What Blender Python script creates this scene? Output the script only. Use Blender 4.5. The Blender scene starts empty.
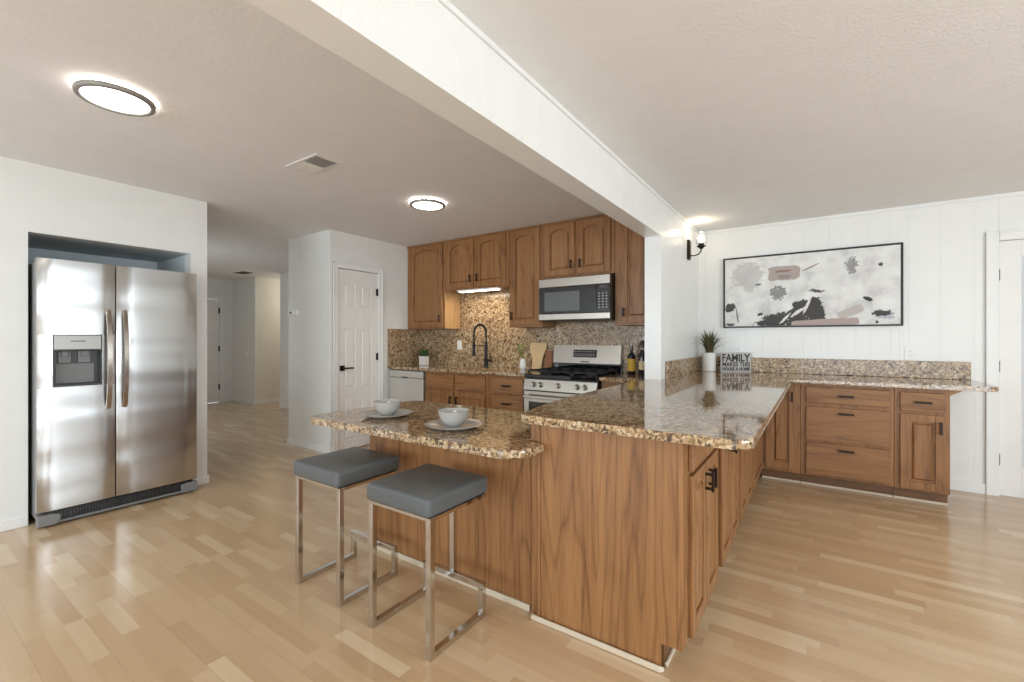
import bpy, bmesh, math, random
from mathutils import Vector, Matrix
random.seed(7)
PI = math.pi
SC = bpy.context.scene
COL = SC.collection

# ------------------------------------------------------------------ camera, world, light, exposure
cd = bpy.data.cameras.new('camera'); cam = bpy.data.objects.new('camera', cd); COL.objects.link(cam)
cam.location = (0, 0, 1.25); cam.rotation_euler = (PI / 2, 0, math.radians(34.337))
cd.sensor_width = 36; cd.lens = 444 / 1024 * 36; cd.shift_y = -2.1 / 1024; cd.clip_start = .02
SC.camera = cam
W = bpy.data.worlds.new('world'); SC.world = W; W.use_nodes = True
W.node_tree.nodes['Background'].inputs[0].default_value = (.86, .94, 1, 1)
W.node_tree.nodes['Background'].inputs[1].default_value = 1.6
SC.view_settings.view_transform = 'Standard'; SC.view_settings.look = 'None'
SC.view_settings.exposure = -0.12; SC.view_settings.gamma = 1; SC.view_settings.use_curve_mapping = False
SC.cycles.use_denoising = True; SC.cycles.max_bounces = 10; SC.cycles.diffuse_bounces = 6
SC.cycles.sample_clamp_indirect = 6

def area(name, loc, rot, sx, sy, power, color=(1, 1, 1), spread=PI):
    l = bpy.data.lights.new(name, 'AREA'); l.shape = 'RECTANGLE'; l.size = sx; l.size_y = sy
    l.energy = power; l.color = color; l.spread = spread
    o = bpy.data.objects.new(name, l); COL.objects.link(o); o.location = loc; o.rotation_euler = rot
    return o
def lamp(name, loc, power, color, radius=.05):
    l = bpy.data.lights.new(name, 'POINT'); l.energy = power; l.color = color; l.shadow_soft_size = radius
    o = bpy.data.objects.new(name, l); COL.objects.link(o); o.location = loc
    return o
DAY = (.80, .91, 1)
area('daylight_patio_door', (1.3, -3.75, 1.15), (PI / 2, 0, 0), 3.4, 2.0, 92, DAY)          # through the glazed door behind the camera
area('daylight_dining_window', (-2.7, -3.75, 1.35), (PI / 2, 0, 0), 2.2, 1.5, 105, DAY)
area('daylight_side_window', (3.75, 1.2, 1.35), (PI / 2, 0, PI / 2), 2.6, 1.5, 120, DAY)
area('hall_fill_light', (-7.0, 1.75, 1.4), (PI / 2, 0, 0), 1.6, 1.6, 13, (.9, .96, 1))  # added fill panel that brightens the hall; no window stands there
lamp('hall_alcove_fill', (-8.3, 5.3, 2.1), 10, (1, .96, .9), .1)  # unseen lamp added to brighten the cream alcove

# ------------------------------------------------------------------ node helpers and materials
def lin(c):
    return tuple(((v / 255) / 12.92 if v / 255 <= .04045 else ((v / 255 + .055) / 1.055) ** 2.4) for v in c) + (1,)
class NT:
    def __init__(s, name):
        s.m = bpy.data.materials.new(name); s.m.use_nodes = True; s.t = s.m.node_tree
        s.b = s.t.nodes['Principled BSDF']
    def n(s, kind, ins=None, **props):
        nd = s.t.nodes.new('ShaderNode' + kind)
        for k, v in props.items(): setattr(nd, k, v)
        for k, v in (ins or {}).items(): s.set(nd.inputs[k], v)
        return nd
    def set(s, sock, v):
        if isinstance(v, bpy.types.NodeSocket): s.t.links.new(v, sock)
        elif isinstance(v, bpy.types.Node): s.t.links.new(v.outputs[0], sock)
        else: sock.default_value = v
    def math(s, op, a, b=0, c=0):
        return s.n('Math', {0: a, 1: b, 2: c}, operation=op).outputs[0]
    def mix(s, f, a, b, mode='MIX'):
        nd = s.n('Mix', data_type='RGBA', blend_type=mode)
        s.set(nd.inputs[0], f); s.set(nd.inputs[6], a); s.set(nd.inputs[7], b)
        return nd.outputs[2]
    def ramp(s, f, stops, interp='LINEAR'):
        nd = s.n('ValToRGB', {0: f}); r = nd.color_ramp; r.interpolation = interp
        while len(r.elements) < len(stops): r.elements.new(.5)
        for e, (p, c) in zip(r.elements, stops): e.position = p; e.color = c
        return nd.outputs[0]
    def obj(s): return s.n('TexCoord').outputs['Object']
    def pos(s): return s.n('NewGeometry').outputs['Position']
    def mapv(s, v, scale=(1, 1, 1), loc=(0, 0, 0)):
        return s.n('Mapping', {0: v, 1: loc, 3: scale}).outputs[0]
    def noise(s, v, scale, detail=2, rough=.5, out=0):
        return s.n('TexNoise', {'Vector': v, 'Scale': scale, 'Detail': detail, 'Roughness': rough}).outputs[out]
    def bump(s, h, strength=.2, dist=.01):
        s.set(s.b.inputs['Normal'], s.n('Bump', {'Height': h, 'Strength': strength, 'Distance': dist}))
    def out(s, **kw):
        for k, v in kw.items(): s.set(s.b.inputs[k.replace('_', ' ')], v)
        return s.m

def plain(name, c, rough=.5, metal=0, spec=.5, bump=0, bscale=200, **kw):
    t = NT(name)
    v = t.noise(t.obj(), 6, 3)
    cc = lin(c)
    col = t.mix(v, tuple(x * .96 for x in cc[:3]) + (1,), tuple(min(1, x * 1.04) for x in cc[:3]) + (1,))
    if bump: t.bump(t.noise(t.obj(), bscale, 3), bump, .004)
    return t.out(Base_Color=col, Roughness=rough, Metallic=metal, Specular_IOR_Level=spec, **kw)
def glow(name, c, strength, base=(255, 255, 255)):
    t = NT(name)
    return t.out(Base_Color=lin(base), Emission_Color=lin(c), Emission_Strength=strength)

def oak(name, axis, light=(162, 116, 74), dark=(116, 78, 46), rough=.36):
    t = NT(name)
    rnd = t.n('ObjectInfo').outputs['Random']
    off = t.n('CombineXYZ', {0: t.math('MULTIPLY', rnd, 37), 1: t.math('MULTIPLY', rnd, 11), 2: t.math('MULTIPLY', rnd, 23)}).outputs[0]
    v = t.n('VectorMath', {0: t.obj(), 1: off}, operation='ADD').outputs[0]
    s1 = [5.0, 5.0, 5.0]; s2 = [230, 230, 230]; s3 = [22, 22, 22]
    k = 'xyz'.index(axis); s1[k] = .55; s2[k] = 6; s3[k] = .5
    n1 = t.noise(t.mapv(v, s1), 1, 2, .45)
    rings = t.math('PINGPONG', t.math('MULTIPLY', n1, 22), 1)
    rings = t.math('POWER', rings, 4.5)
    fib = t.noise(t.mapv(v, s2), 1, 2)
    bands = t.noise(t.mapv(v, s3), 1, 2)
    f = t.math('ADD', t.math('MULTIPLY', rings, .42), t.math('MULTIPLY', t.math('SUBTRACT', fib, .5), 1.1))
    f = t.math('ADD', f, t.math('MULTIPLY', t.math('SUBTRACT', bands, .5), .9))
    f = t.math('ADD', f, .24)
    col = t.ramp(f, [(0, lin(light)), (.35, lin(tuple((a * .6 + b * .4) for a, b in zip(light, dark)))), (.8, lin(dark)), (1, lin(tuple(v * .78 for v in dark)))])
    t.bump(fib, .06, .002)
    return t.out(Base_Color=col, Roughness=rough, Specular_IOR_Level=.4)

def granite(name, rough=.05, coat=.1, ior=1.66):
    t = NT(name)
    p = t.pos()
    w = t.noise(p, 30, 2, .5, 1)
    pv = t.n('VectorMath', {0: p, 1: t.n('VectorMath', {0: w, 3: .03}, operation='SCALE').outputs[0]}, operation='ADD').outputs[0]
    v1 = t.n('TexVoronoi', {'Vector': pv, 'Scale': 84.0, 'Randomness': 1.0})
    r1 = t.n('SeparateColor', {0: v1.outputs['Color']}).outputs[0]
    big = t.noise(pv, 24, 4, .6)
    f = t.math('ADD', t.math('MULTIPLY', r1, .58), t.math('MULTIPLY', big, .8))
    f = t.math('SUBTRACT', f, .2)
    c = t.ramp(f, [(0, lin((56, 46, 40))), (.2, lin((80, 62, 50))), (.29, lin((128, 99, 70))), (.42, lin((158, 127, 90))),
                   (.58, lin((186, 158, 122))), (.74, lin((200, 178, 146))), (.88, lin((216, 202, 178))), (1, lin((160, 150, 142)))])
    v2 = t.n('TexVoronoi', {'Vector': pv, 'Scale': 150.0})
    r2 = t.n('SeparateColor', {0: v2.outputs['Color']}).outputs[1]
    dk = t.math('GREATER_THAN', t.math('ADD', r2, t.math('MULTIPLY', t.noise(p, 45, 2), .6)), 1.15)
    c = t.mix(t.math('MULTIPLY', dk, .8), c, lin((60, 50, 48)))
    return t.out(Base_Color=c, Roughness=rough, IOR=ior, Coat_Weight=coat, Coat_Roughness=.03, Coat_IOR=1.7)

def floor_mat():
    t = NT('laminate_floor')
    xyz = t.n('SeparateXYZ', {0: t.pos()})
    x, y = xyz.outputs[0], xyz.outputs[1]
    SW, BL = .062, .40
    row = t.math('FLOOR', t.math('DIVIDE', y, SW))
    ro = t.n('TexWhiteNoise', {'W': row}, noise_dimensions='1D').outputs['Value']
    xs = t.math('ADD', t.math('DIVIDE', x, BL), t.math('MULTIPLY', ro, 7.3))
    colm = t.math('FLOOR', xs)
    cell = t.n('CombineXYZ', {0: row, 1: colm, 2: 0}).outputs[0]
    rv = t.n('TexWhiteNoise', {'Vector': cell}, noise_dimensions='3D')
    rnd = rv.outputs['Value']
    gv = t.n('CombineXYZ', {0: t.math('ADD', t.math('MULTIPLY', x, 1.6), t.math('MULTIPLY', rnd, 50)), 1: t.math('MULTIPLY', y, 26), 2: t.math('MULTIPLY', rnd, 17)}).outputs[0]
    g = t.noise(gv, 1, 3, .55)
    g2 = t.noise(t.mapv(gv, (6, 9, 1)), 1, 2)
    base = t.ramp(rnd, [(0, lin((196, 165, 129))), (.45, lin((207, 177, 141))), (.8, lin((214, 186, 151))), (1, lin((228, 206, 173)))])
    c = t.mix(t.math('MULTIPLY', t.math('ADD', t.math('MULTIPLY', g, .7), t.math('MULTIPLY', g2, .3)), .5), base, lin((176, 140, 100)))
    fy = t.math('FRACT', t.math('DIVIDE', y, SW * 3)); fx = t.math('FRACT', t.math('DIVIDE', xs, 3))
    seam = t.math('LESS_THAN', fy, .008)
    c = t.mix(t.math('MULTIPLY', seam, .35), c, lin((120, 90, 65)))
    return t.out(Base_Color=c, Roughness=.17, Specular_IOR_Level=.75)

def steel(name, c=(196, 194, 190), rough=.22, wavy=0):
    t = NT(name)
    v = t.obj()
    br = t.noise(t.mapv(v, (3, 3, 500)), 1, 2)
    h = br
    if wavy:
        wv = t.noise(t.mapv(v, (.5, .5, 3.4)), 1, 1)
        t.bump(t.math('MULTIPLY', wv, wavy), .35, .1)
    else:
        t.bump(h, .03, .002)
    return t.out(Base_Color=lin(c), Metallic=1.0, Roughness=rough)

def art_mat(Wd, Hh):
    t = NT('abstract_canvas')
    o = t.n('SeparateXYZ', {0: t.obj()})
    s = t.math('ADD', t.math('DIVIDE', o.outputs[0], Wd), .5)
    q = t.math('SUBTRACT', .5, t.math('DIVIDE', o.outputs[2], Hh))
    vec = t.n('CombineXYZ', {0: t.math('MULTIPLY', s, 2.0), 1: q, 2: 0}).outputs[0]
    n1 = t.math('SUBTRACT', t.noise(vec, 7, 4, .6), .5)
    n2 = t.math('SUBTRACT', t.noise(vec, 30, 4, .65), .5)
    c = t.ramp(t.noise(vec, 4.5, 4, .6), [(.3, lin((196, 195, 194))), (.48, lin((222, 221, 219))), (.7, lin((236, 236, 234)))])
    def blob(c, col, cs, cq, rs, rq, rot=0, edge=.35, tex=0, amt=1.0, box=False):
        cs = 1.207 * cs / (1 + .207 * cs)
        tex *= .6
        ds = t.math('SUBTRACT', s, cs); ds = t.math('MULTIPLY', ds, 2.0); dq = t.math('SUBTRACT', q, cq)
        ca, sa = math.cos(rot), math.sin(rot)
        a = t.math('ADD', t.math('MULTIPLY', ds, ca), t.math('MULTIPLY', dq, sa))
        b = t.math('SUBTRACT', t.math('MULTIPLY', dq, ca), t.math('MULTIPLY', ds, sa))
        a = t.math('ABSOLUTE', t.math('DIVIDE', a, rs * 2)); b = t.math('ABSOLUTE', t.math('DIVIDE', b, rq))
        pw = 6 if box else 2
        d = t.math('ADD', t.math('POWER', a, pw), t.math('POWER', b, pw))
        d = t.math('ADD', d, t.math('MULTIPLY', n1, edge * (10 if box else 6))); d = t.math('ADD', d, t.math('MULTIPLY', n2, edge * 4.5 + tex * 2.6))
        m = t.n('MapRange', {0: d, 1: .9, 2: 1.02, 3: amt, 4: 0}).outputs[0]
        return t.mix(m, c, col)
    gr = lambda v: lin((v, v - 2, v - 4))
    c = blob(c, gr(186), .13, .27, .10, .2, 0, .6, 0, .7)
    c = blob(c, lin((172, 160, 155)), .335, .26, .095, .1, 0, .25, 0, 1, True)
    c = blob(c, lin((140, 98, 92)), .33, .23, .05, .018, -.05, .5, 0, .8)
    c = blob(c, lin((126, 122, 120)), .34, .31, .045, .035, 0, .5, 0, .6)
    c = blob(c, gr(132), .30, .53, .045, .1, 0, .4, 1.5, .9)
    c = blob(c, gr(72), .37, .90, .17, .12, -.22, .45, 1.4, 1, True)
    c = blob(c, gr(72), .27, .95, .11, .06, -.1, .5, 1.4, 1)
    c = blob(c, gr(72), .475, .80, .085, .17, -.2, .4, 1.2, 1, True)
    c = blob(c, gr(225), .42, .80, .01, .12, .9, .6, 1, 1)
    c = blob(c, gr(225), .34, .90, .008, .1, .7, .6, 1, 1)
    c = blob(c, gr(222), .47, .70, .008, .12, .35, .6, 1, 1)
    c = blob(c, gr(78), .03, .72, .035, .07, -.3, .5, .8, 1)
    c = blob(c, gr(95), .07, .83, .004, .12, -.15, .3, 0, 1)
    c = blob(c, gr(75), .20, .83, .018, .022, -.4, .4, .5, 1)
    c = blob(c, gr(90), .19, .40, .022, .01, 0, .4, .5, 1)
    c = blob(c, gr(140), .715, .21, .036, .1, 0, .5, 1.2, .9)
    c = blob(c, gr(80), .885, .23, .014, .03, .4, .5, .8, 1)
    c = blob(c, gr(92), .52, .53, .045, .022, .15, .5, 1, 1)
    c = blob(c, gr(66), .81, .665, .03, .028, .55, .4, .5, 1)
    c = blob(c, lin((120, 130, 160)), .91, .87, .05, .06, 0, .6, 1, .5)
    c = blob(c, gr(74), .895, .855, .055, .035, -.1, .5, .9, 1)
    c = blob(c, lin((192, 184, 180)), .71, .83, .07, .055, -.45, .25, 0, 1, True)
    c = blob(c, lin((176, 160, 153)), .56, .965, .19, .05, -.05, .25, 0, 1, True)
    c = blob(c, gr(78), .862, .965, .008, .018, 0, .3, 0, 1)
    c = blob(c, lin((120, 60, 60)), .49, .20, .055, .006, -.45, .3, 0, 1)
    c = blob(c, gr(90), .03, .97, .03, .02, 0, .6, .8, 1)
    return t.out(Base_Color=c, Roughness=.7)

def glassy(name, c=(255, 255, 255), rough=.02):
    t = NT(name)
    return t.out(Base_Color=lin(c), Roughness=rough, Transmission_Weight=1.0, IOR=1.45)

M = {}
M['wall'] = plain('white_wall_paint', (232, 232, 229), .45, bump=.12, bscale=60)
M['wall_cream'] = plain('cream_wall_paint', (228, 224, 211), .6)
M['panel'] = plain('white_panel_paint', (236, 236, 233), .3)
M['ceil'] = plain('kitchen_ceiling_paint', (232, 231, 231), .8, bump=.25, bscale=45)
M['ceil2'] = plain('textured_ceiling_paint', (235, 234, 233), .8, bump=.6, bscale=75)
M['trim'] = plain('white_trim_paint', (236, 236, 234), .3)
M['door'] = plain('white_door_paint', (236, 234, 231), .32)
M['oakz'] = oak('oak_grain_upright', 'z')
M['oakx'] = oak('oak_grain_sideways', 'x')
M['oakp'] = oak('oak_panel_grain', 'z', (163, 117, 74), (114, 76, 44))
M['oaki'] = oak('oak_pale_lit_side', 'z', (196, 158, 112), (178, 138, 94))
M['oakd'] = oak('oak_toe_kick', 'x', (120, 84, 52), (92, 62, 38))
M['gran'] = granite('polished_granite')
M['gran2'] = granite('granite_splash', .22, .15, 1.45)
M['floor'] = floor_mat()
M['steel'] = steel('brushed_steel', (182, 178, 172), .26)
M['fsteel'] = steel('fridge_steel', (196, 195, 193), .27, wavy=.6)
M['dsteel'] = steel('bronze_tinted_steel', (176, 166, 156), .2)
M['chrome'] = plain('polished_chrome', (205, 203, 200), .1, 1.0)
M['black'] = plain('black_plastic', (28, 27, 27), .35)
M['bglass'] = plain('black_glass', (14, 14, 16), .05, spec=.6)
M['bronze'] = plain('dark_bronze_metal', (48, 36, 30), .38, .7)
M['mblack'] = plain('matt_black_metal', (26, 24, 24), .4, .4)
M['iron'] = plain('cast_iron', (30, 30, 31), .55)
M['grey'] = plain('grey_plastic', (128, 128, 128), .45)
M['dgrey'] = plain('dark_grey_plastic', (62, 62, 62), .4)
M['leather'] = plain('grey_leather', (88, 92, 93), .33, bump=.06, bscale=260)
M['ceramic'] = plain('pale_grey_ceramic', (180, 177, 172), .2)
M['white'] = plain('white_ceramic', (232, 231, 227), .3)
M['plate'] = plain('white_switch_plastic', (240, 239, 235), .3)
M['dw'] = plain('silver_dishwasher_front', (196, 193, 186), .35, .25)
M['lightdiff'] = glow('lit_lamp_diffuser', (255, 251, 245), 9.0)
M['striplit'] = glow('lit_strip_lens', (255, 240, 210), 9.0)
M['halo'] = glow('lit_lamp_rim', (255, 248, 238), 40.0)
M['bulb'] = glow('lit_bulb', (255, 236, 205), 14.0)
M['glass'] = glassy('clear_glass')
M['nickel'] = plain('brushed_nickel', (150, 148, 144), .3, 1.0)
M['vent'] = plain('vent_white_metal', (226, 224, 220), .5)
M['ventd'] = plain('vent_dark_grey', (120, 112, 106), .6)  # dark grey of the duct plate and the hall vent
M['board'] = plain('pale_maple_board', (214, 184, 140), .5)
M['board2'] = plain('walnut_board', (140, 92, 58), .5)
M['leaf'] = plain('dark_green_leaf', (48, 92, 44), .5)
M['leaf2'] = plain('yellow_green_leaf', (142, 150, 72), .5)
M['blade'] = plain('grass_blade_green', (86, 100, 44), .5)
M['bladeb'] = plain('dry_grass_blade', (104, 90, 70), .6)
M['soil'] = plain('potting_soil', (50, 38, 28), .9)
M['bottle'] = plain('dark_bottle_glass', (26, 24, 34), .08, spec=.6)
M['label'] = plain('yellow_paper_label', (206, 168, 60), .6)
M['label2'] = plain('cream_paper_label', (222, 200, 160), .6)
M['foil'] = plain('pale_bottle_cap', (200, 180, 160), .4)
M['signw'] = plain('whitewashed_sign_board', (188, 184, 178), .7, bump=.2, bscale=90)
M['ink'] = plain('black_sign_paint', (44, 42, 42), .6)
M['frame'] = plain('black_picture_frame', (38, 35, 34), .4)
M['sticker'] = plain('pale_display_mark', (190, 190, 186), .5)
M['shoe'] = plain('cream_shoe_moulding', (208, 194, 172), .4)
M['frost'] = plain('frosted_door_lite', (205, 208, 208), .15, spec=.6)
M['recess'] = plain('shaded_wall_paint', (206, 212, 213), .6)  # white wall greyed and cooled: the alcove's shade put into the colour
M['silver'] = plain('silver_plastic', (178, 176, 172), .35, .2)
M['ring'] = plain('satin_lamp_ring', (150, 147, 142), .4, .3)

# ------------------------------------------------------------------ mesh builders
class MB:
    def __init__(s): s.bm = bmesh.new()
    def _add(s, b):
        bmesh.ops.recalc_face_normals(b, faces=b.faces[:])
        me = bpy.data.meshes.new('t'); b.to_mesh(me); b.free(); s.bm.from_mesh(me); bpy.data.meshes.remove(me)
        return s
    def box(s, x0, y0, z0, x1, y1, z1, bev=0, seg=2, rot=None):
        b = bmesh.new(); bmesh.ops.create_cube(b, size=1)
        for v in b.verts:
            v.co = Vector(((x0 + x1) / 2 + v.co.x * (x1 - x0), (y0 + y1) / 2 + v.co.y * (y1 - y0), (z0 + z1) / 2 + v.co.z * (z1 - z0)))
        if bev: bmesh.ops.bevel(b, geom=b.edges[:], offset=bev, segments=seg, profile=.5, affect='EDGES')
        if rot is not None:
            bmesh.ops.transform(b, matrix=rot, verts=b.verts[:])
        return s._add(b)
    def prism(s, poly, a0, a1, axis='z', bev=0, seg=2, bev_low=None, ends=(1, 1)):
        b = bmesh.new()
        def P(u, v, a): return {'z': (u, v, a), 'y': (u, a, v), 'x': (a, u, v)}[axis]
        lo = [b.verts.new(P(u, v, a0)) for u, v in poly]; hi = [b.verts.new(P(u, v, a1)) for u, v in poly]
        n = len(poly)
        fl = b.faces.new(lo[::-1]); fh = b.faces.new(hi)
        for i in range(n): b.faces.new((lo[i], lo[(i + 1) % n], hi[(i + 1) % n], hi[i]))
        if bev:
            ed = []
            if ends[0]: ed += list(fl.edges)
            if ends[1]: ed += list(fh.edges)
            bmesh.ops.bevel(b, geom=list(set(ed)), offset=bev, segments=seg, profile=.5, affect='EDGES')
        return s._add(b)
    def lathe(s, prof, n=32, c=(0, 0, 0), rot=None):
        b = bmesh.new(); rings = []
        for r, z in prof:
            if r < 1e-6: rings.append([b.verts.new((0, 0, z))])
            else: rings.append([b.verts.new((r * math.cos(2 * PI * i / n), r * math.sin(2 * PI * i / n), z)) for i in range(n)])
        for A, B in zip(rings, rings[1:]):
            for i in range(n):
                j = (i + 1) % n
                if len(A) == 1 and len(B) == 1: continue
                if len(A) == 1: b.faces.new((A[0], B[i], B[j]))
                elif len(B) == 1: b.faces.new((A[i], B[0], A[j]))
                else: b.faces.new((A[i], B[i], B[j], A[j]))
        if rot is not None: bmesh.ops.transform(b, matrix=rot, verts=b.verts[:])
        bmesh.ops.translate(b, vec=c, verts=b.verts[:])
        return s._add(b)
    def tube(s, pts, r, n=10):
        b = bmesh.new(); pts = [Vector(p) for p in pts]; rr = r if isinstance(r, (list, tuple)) else [r] * len(pts)
        rings = []; up = None
        for i, p in enumerate(pts):
            d = (pts[min(i + 1, len(pts) - 1)] - pts[max(i - 1, 0)]).normalized()
            if up is None: up = d.orthogonal().normalized()
            up = (up - d * up.dot(d)).normalized(); sd = d.cross(up)
            rings.append([b.verts.new(p + (up * math.cos(2 * PI * k / n) + sd * math.sin(2 * PI * k / n)) * rr[i]) for k in range(n)])
        for A, B in zip(rings, rings[1:]):
            for k in range(n): b.faces.new((A[k], A[(k + 1) % n], B[(k + 1) % n], B[k]))
        b.faces.new(rings[0][::-1]); b.faces.new(rings[-1])
        return s._add(b)
    def quad_strip(s, L, R):
        b = bmesh.new(); a = [b.verts.new(p) for p in L]; c = [b.verts.new(p) for p in R]
        for i in range(len(a) - 1): b.faces.new((a[i], a[i + 1], c[i + 1], c[i]))
        return s._add(b)

def obj(name, mb, mat, parent=None, loc=None, smooth=False, rot=None):
    me = bpy.data.meshes.new(name); bm = mb.bm
    if smooth:
        for f in bm.faces: f.smooth = True
        for e in bm.edges:
            if len(e.link_faces) == 2 and e.calc_face_angle(0) > math.radians(38): e.smooth = False
    bm.to_mesh(me); bm.free(); me.materials.append(mat)
    o = bpy.data.objects.new(name, me); COL.objects.link(o)
    if parent is not None: o.parent = parent
    if loc is not None: o.location = loc
    if rot is not None: o.rotation_euler = rot
    return o
def tag(o, label, cat, group=None):
    o['label'] = label; o['category'] = cat
    if group: o['group'] = group
    return o
def thing(name, label, cat, loc=(0, 0, 0), rz=0, group=None):
    o = bpy.data.objects.new(name, None); COL.objects.link(o); o.location = loc; o.rotation_euler = (0, 0, rz)
    o.empty_display_size = .1
    return tag(o, label, cat, group)
def struct(name, mb, mat, parent=None, **k):
    o = obj(name, mb, mat, parent, **k)
    if parent is None: o['kind'] = 'structure'
    return o
def copy_tree(o, parent=None):
    c = o.copy(); COL.objects.link(c); c.parent = parent
    for ch in list(o.children): copy_tree(ch, c)
    return c
def box(*a, **k): return MB().box(*a, **k)
def rounded(x0, y0, x1, y1, rads, n=6):
    """rectangle, counter-clockwise from (x0,y0), each corner with its own radius"""
    out = []
    for (cx, cy, a0), r in zip(((x0, y0, PI), (x1, y0, 1.5 * PI), (x1, y1, 0), (x0, y1, .5 * PI)), rads):
        if r <= 0: out.append((cx, cy)); continue
        ox = cx + (r if cx == x0 else -r); oy = cy + (r if cy == y0 else -r)
        for i in range(n + 1):
            a = a0 + PI / 2 * i / n; out.append((ox + r * math.cos(a), oy + r * math.sin(a)))
    return out

# ------------------------------------------------------------------ the room
CK, CR = 2.435, 2.40                                   # kitchen ceiling, living-room ceiling
XB0, XB1, YS, ZB = -1.175, -1.04, 3.68, 2.095          # beam / wall stub
XF, YFE = -4.36, 1.69                                  # fridge wall plane and its free end
XP, YP0, YK = -4.34, 2.86, 4.27                        # pantry wall, its corner, kitchen back wall
YR = 5.10                                              # living-room back wall
XR, YB = 3.6, -3.6                                     # walls out of the picture

struct('floor', box(-10.2, YB - .1, -.1, XR + .1, 7.2, 0), M['floor'])
struct('ceiling', box(-10.2, YB, CK, XB0 + .05, 7.2, CK + .1), M['ceil'])
struct('ceiling_living', box(XB1 - .05, YB, CR, XR, YR + .1, CR + .135), M['ceil2'])

def planks(p0, p1, y, depth, zs, seed, wide=(.06, .14)):
    """outline (u, v) of a wall face with fine vertical grooves, from p0 to p1, the face at v=y, body to v=y+depth"""
    rnd = random.Random(seed); poly = [(p0, y)]; u = p0
    while True:
        u += rnd.choice((wide[0], wide[1], (wide[0] + wide[1]) / 2, .2))
        if u > p1 - .04: break
        sg = 1 if depth > 0 else -1
        poly += [(u - .0018, y), (u, y + .0019 * sg), (u + .0018, y)]
    return poly + [(p1, y), (p1, y + depth), (p0, y + depth)]
# beam and the wall stub that carries its far end: one panelled face on the right
pl = planks(YB, YS, -XB1, XB1 - XB0, None, 3)
struct('trim_1', MB().prism([(-v, u) for u, v in pl], ZB, CK + .05), M['panel'])
pl = planks(YS, YR, -XB1, XB1 - XB0, None, 5)
struct('wall_divider', MB().prism([(-v, u) for u, v in pl], 0, CK + .05), M['panel'])
m = MB().box(XB1, YB, CR - .022, XB1 + .012, YR, CR + .001, .004)
struct('trim_2', m, M['trim'])
# living-room back wall with the door opening
DX0, DX1, DZ = 1.205, 2.03, 2.03
struct('wall_back', MB().prism(planks(XB0, DX0 - .001, YR, .12, None, 11), 0, CK + .05), M['panel'])
struct('wall_back_over_door', box(DX0, YR, DZ, DX1, YR + .12, CK), M['panel'])
struct('wall_back_beyond_door', MB().prism(planks(DX1 + .001, XR, YR, .12, None, 12), 0, CK), M['panel'])
struct('trim_3', MB().box(XB1 + .013, YR - .012, CR - .03, XR, YR + .001, CR + .001, .004), M['trim'])
# casing
m = MB()
for a, b, z0, z1 in ((DX0 - .075, DX0, 0, DZ + .075), (DX1, DX1 + .075, 0, DZ + .075)):
    m.box(a, YR - .016, z0, b, YR, z1, .005).box(a if a < DX0 else b - .02, YR - .024, z0, a + .02 if a < DX0 else b, YR, z1, .004)
m.box(DX0, YR - .016, DZ, DX1, YR, DZ + .075, .005).box(DX0, YR - .024, DZ + .055, DX1, YR, DZ + .075, .004)
struct('trim_4', m, M['trim'])
struct('baseboard_back', box(.83, YR - .014, 0, DX0 - .075, YR, .085, .004), M['trim'])

# right-hand door with a glass lite
d2 = box(DX0 + .004, YR + .012, .008, DX0 + .128, YR + .052, DZ - .004, .003)
d2.box(DX1 - .115, YR + .012, .008, DX1 - .004, YR + .052, DZ - .004, .003)
d2.box(DX0 + .128, YR + .012, .008, DX1 - .115, YR + .052, .24, .003).box(DX0 + .128, YR + .012, DZ - .13, DX1 - .115, YR + .052, DZ - .004, .003)
dr2 = struct('door_2', d2, M['door'])
obj('glass_lite', box(DX0 + .128, YR + .028, .24, DX1 - .115, YR + .036, DZ - .13), M['frost'], dr2)
for z in (.29, 1.03, 1.76):
    obj('hinge', MB().tube([(DX0 + .003, YR + .008, z - .045), (DX0 + .003, YR + .008, z + .045)], .006, 10), M['mblack'], dr2)
obj('handle', MB().lathe([(0, 0), (.03, 0), (.03, .012), (.012, .02), (.012, .04), (.026, .05), (.028, .065), (.0, .078)], 20, (DX1 - .06, YR + .012, .95), Matrix.Rotation(PI / 2, 4, 'X')), M['mblack'], dr2, smooth=True)

# fridge wall with its alcove (opening Y .62 to 1.57, z 0 to 1.97)
AY0, AY1, AZ, AD = .628, 1.567, 1.97, .76
struct('wall_left', MB().prism([(YB, 0), (AY0, 0), (AY0, AZ), (AY1, AZ), (AY1, 0), (YFE, 0), (YFE, CK), (YB, CK)], XF - .12, XF, 'x'), M['wall'])
m = box(XF - AD - .1, AY0 - .1, 0, XF - AD, AY1, CK)
m.box(XF - AD, AY0 - .1, 0, XF - .12, AY0, CK).box(XF - AD, AY0, AZ, XF - .12, AY1, AZ + .1).box(XF - AD - .1, AY1, 0, XF - .12, YFE, CK)
struct('wall_alcove', m, M['recess'])
struct('baseboard_left', MB().box(XF, YB, 0, XF + .013, AY0, .07, .004).box(XF, AY1, 0, XF + .013, YFE + .013, .07, .004), M['trim'])

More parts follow.
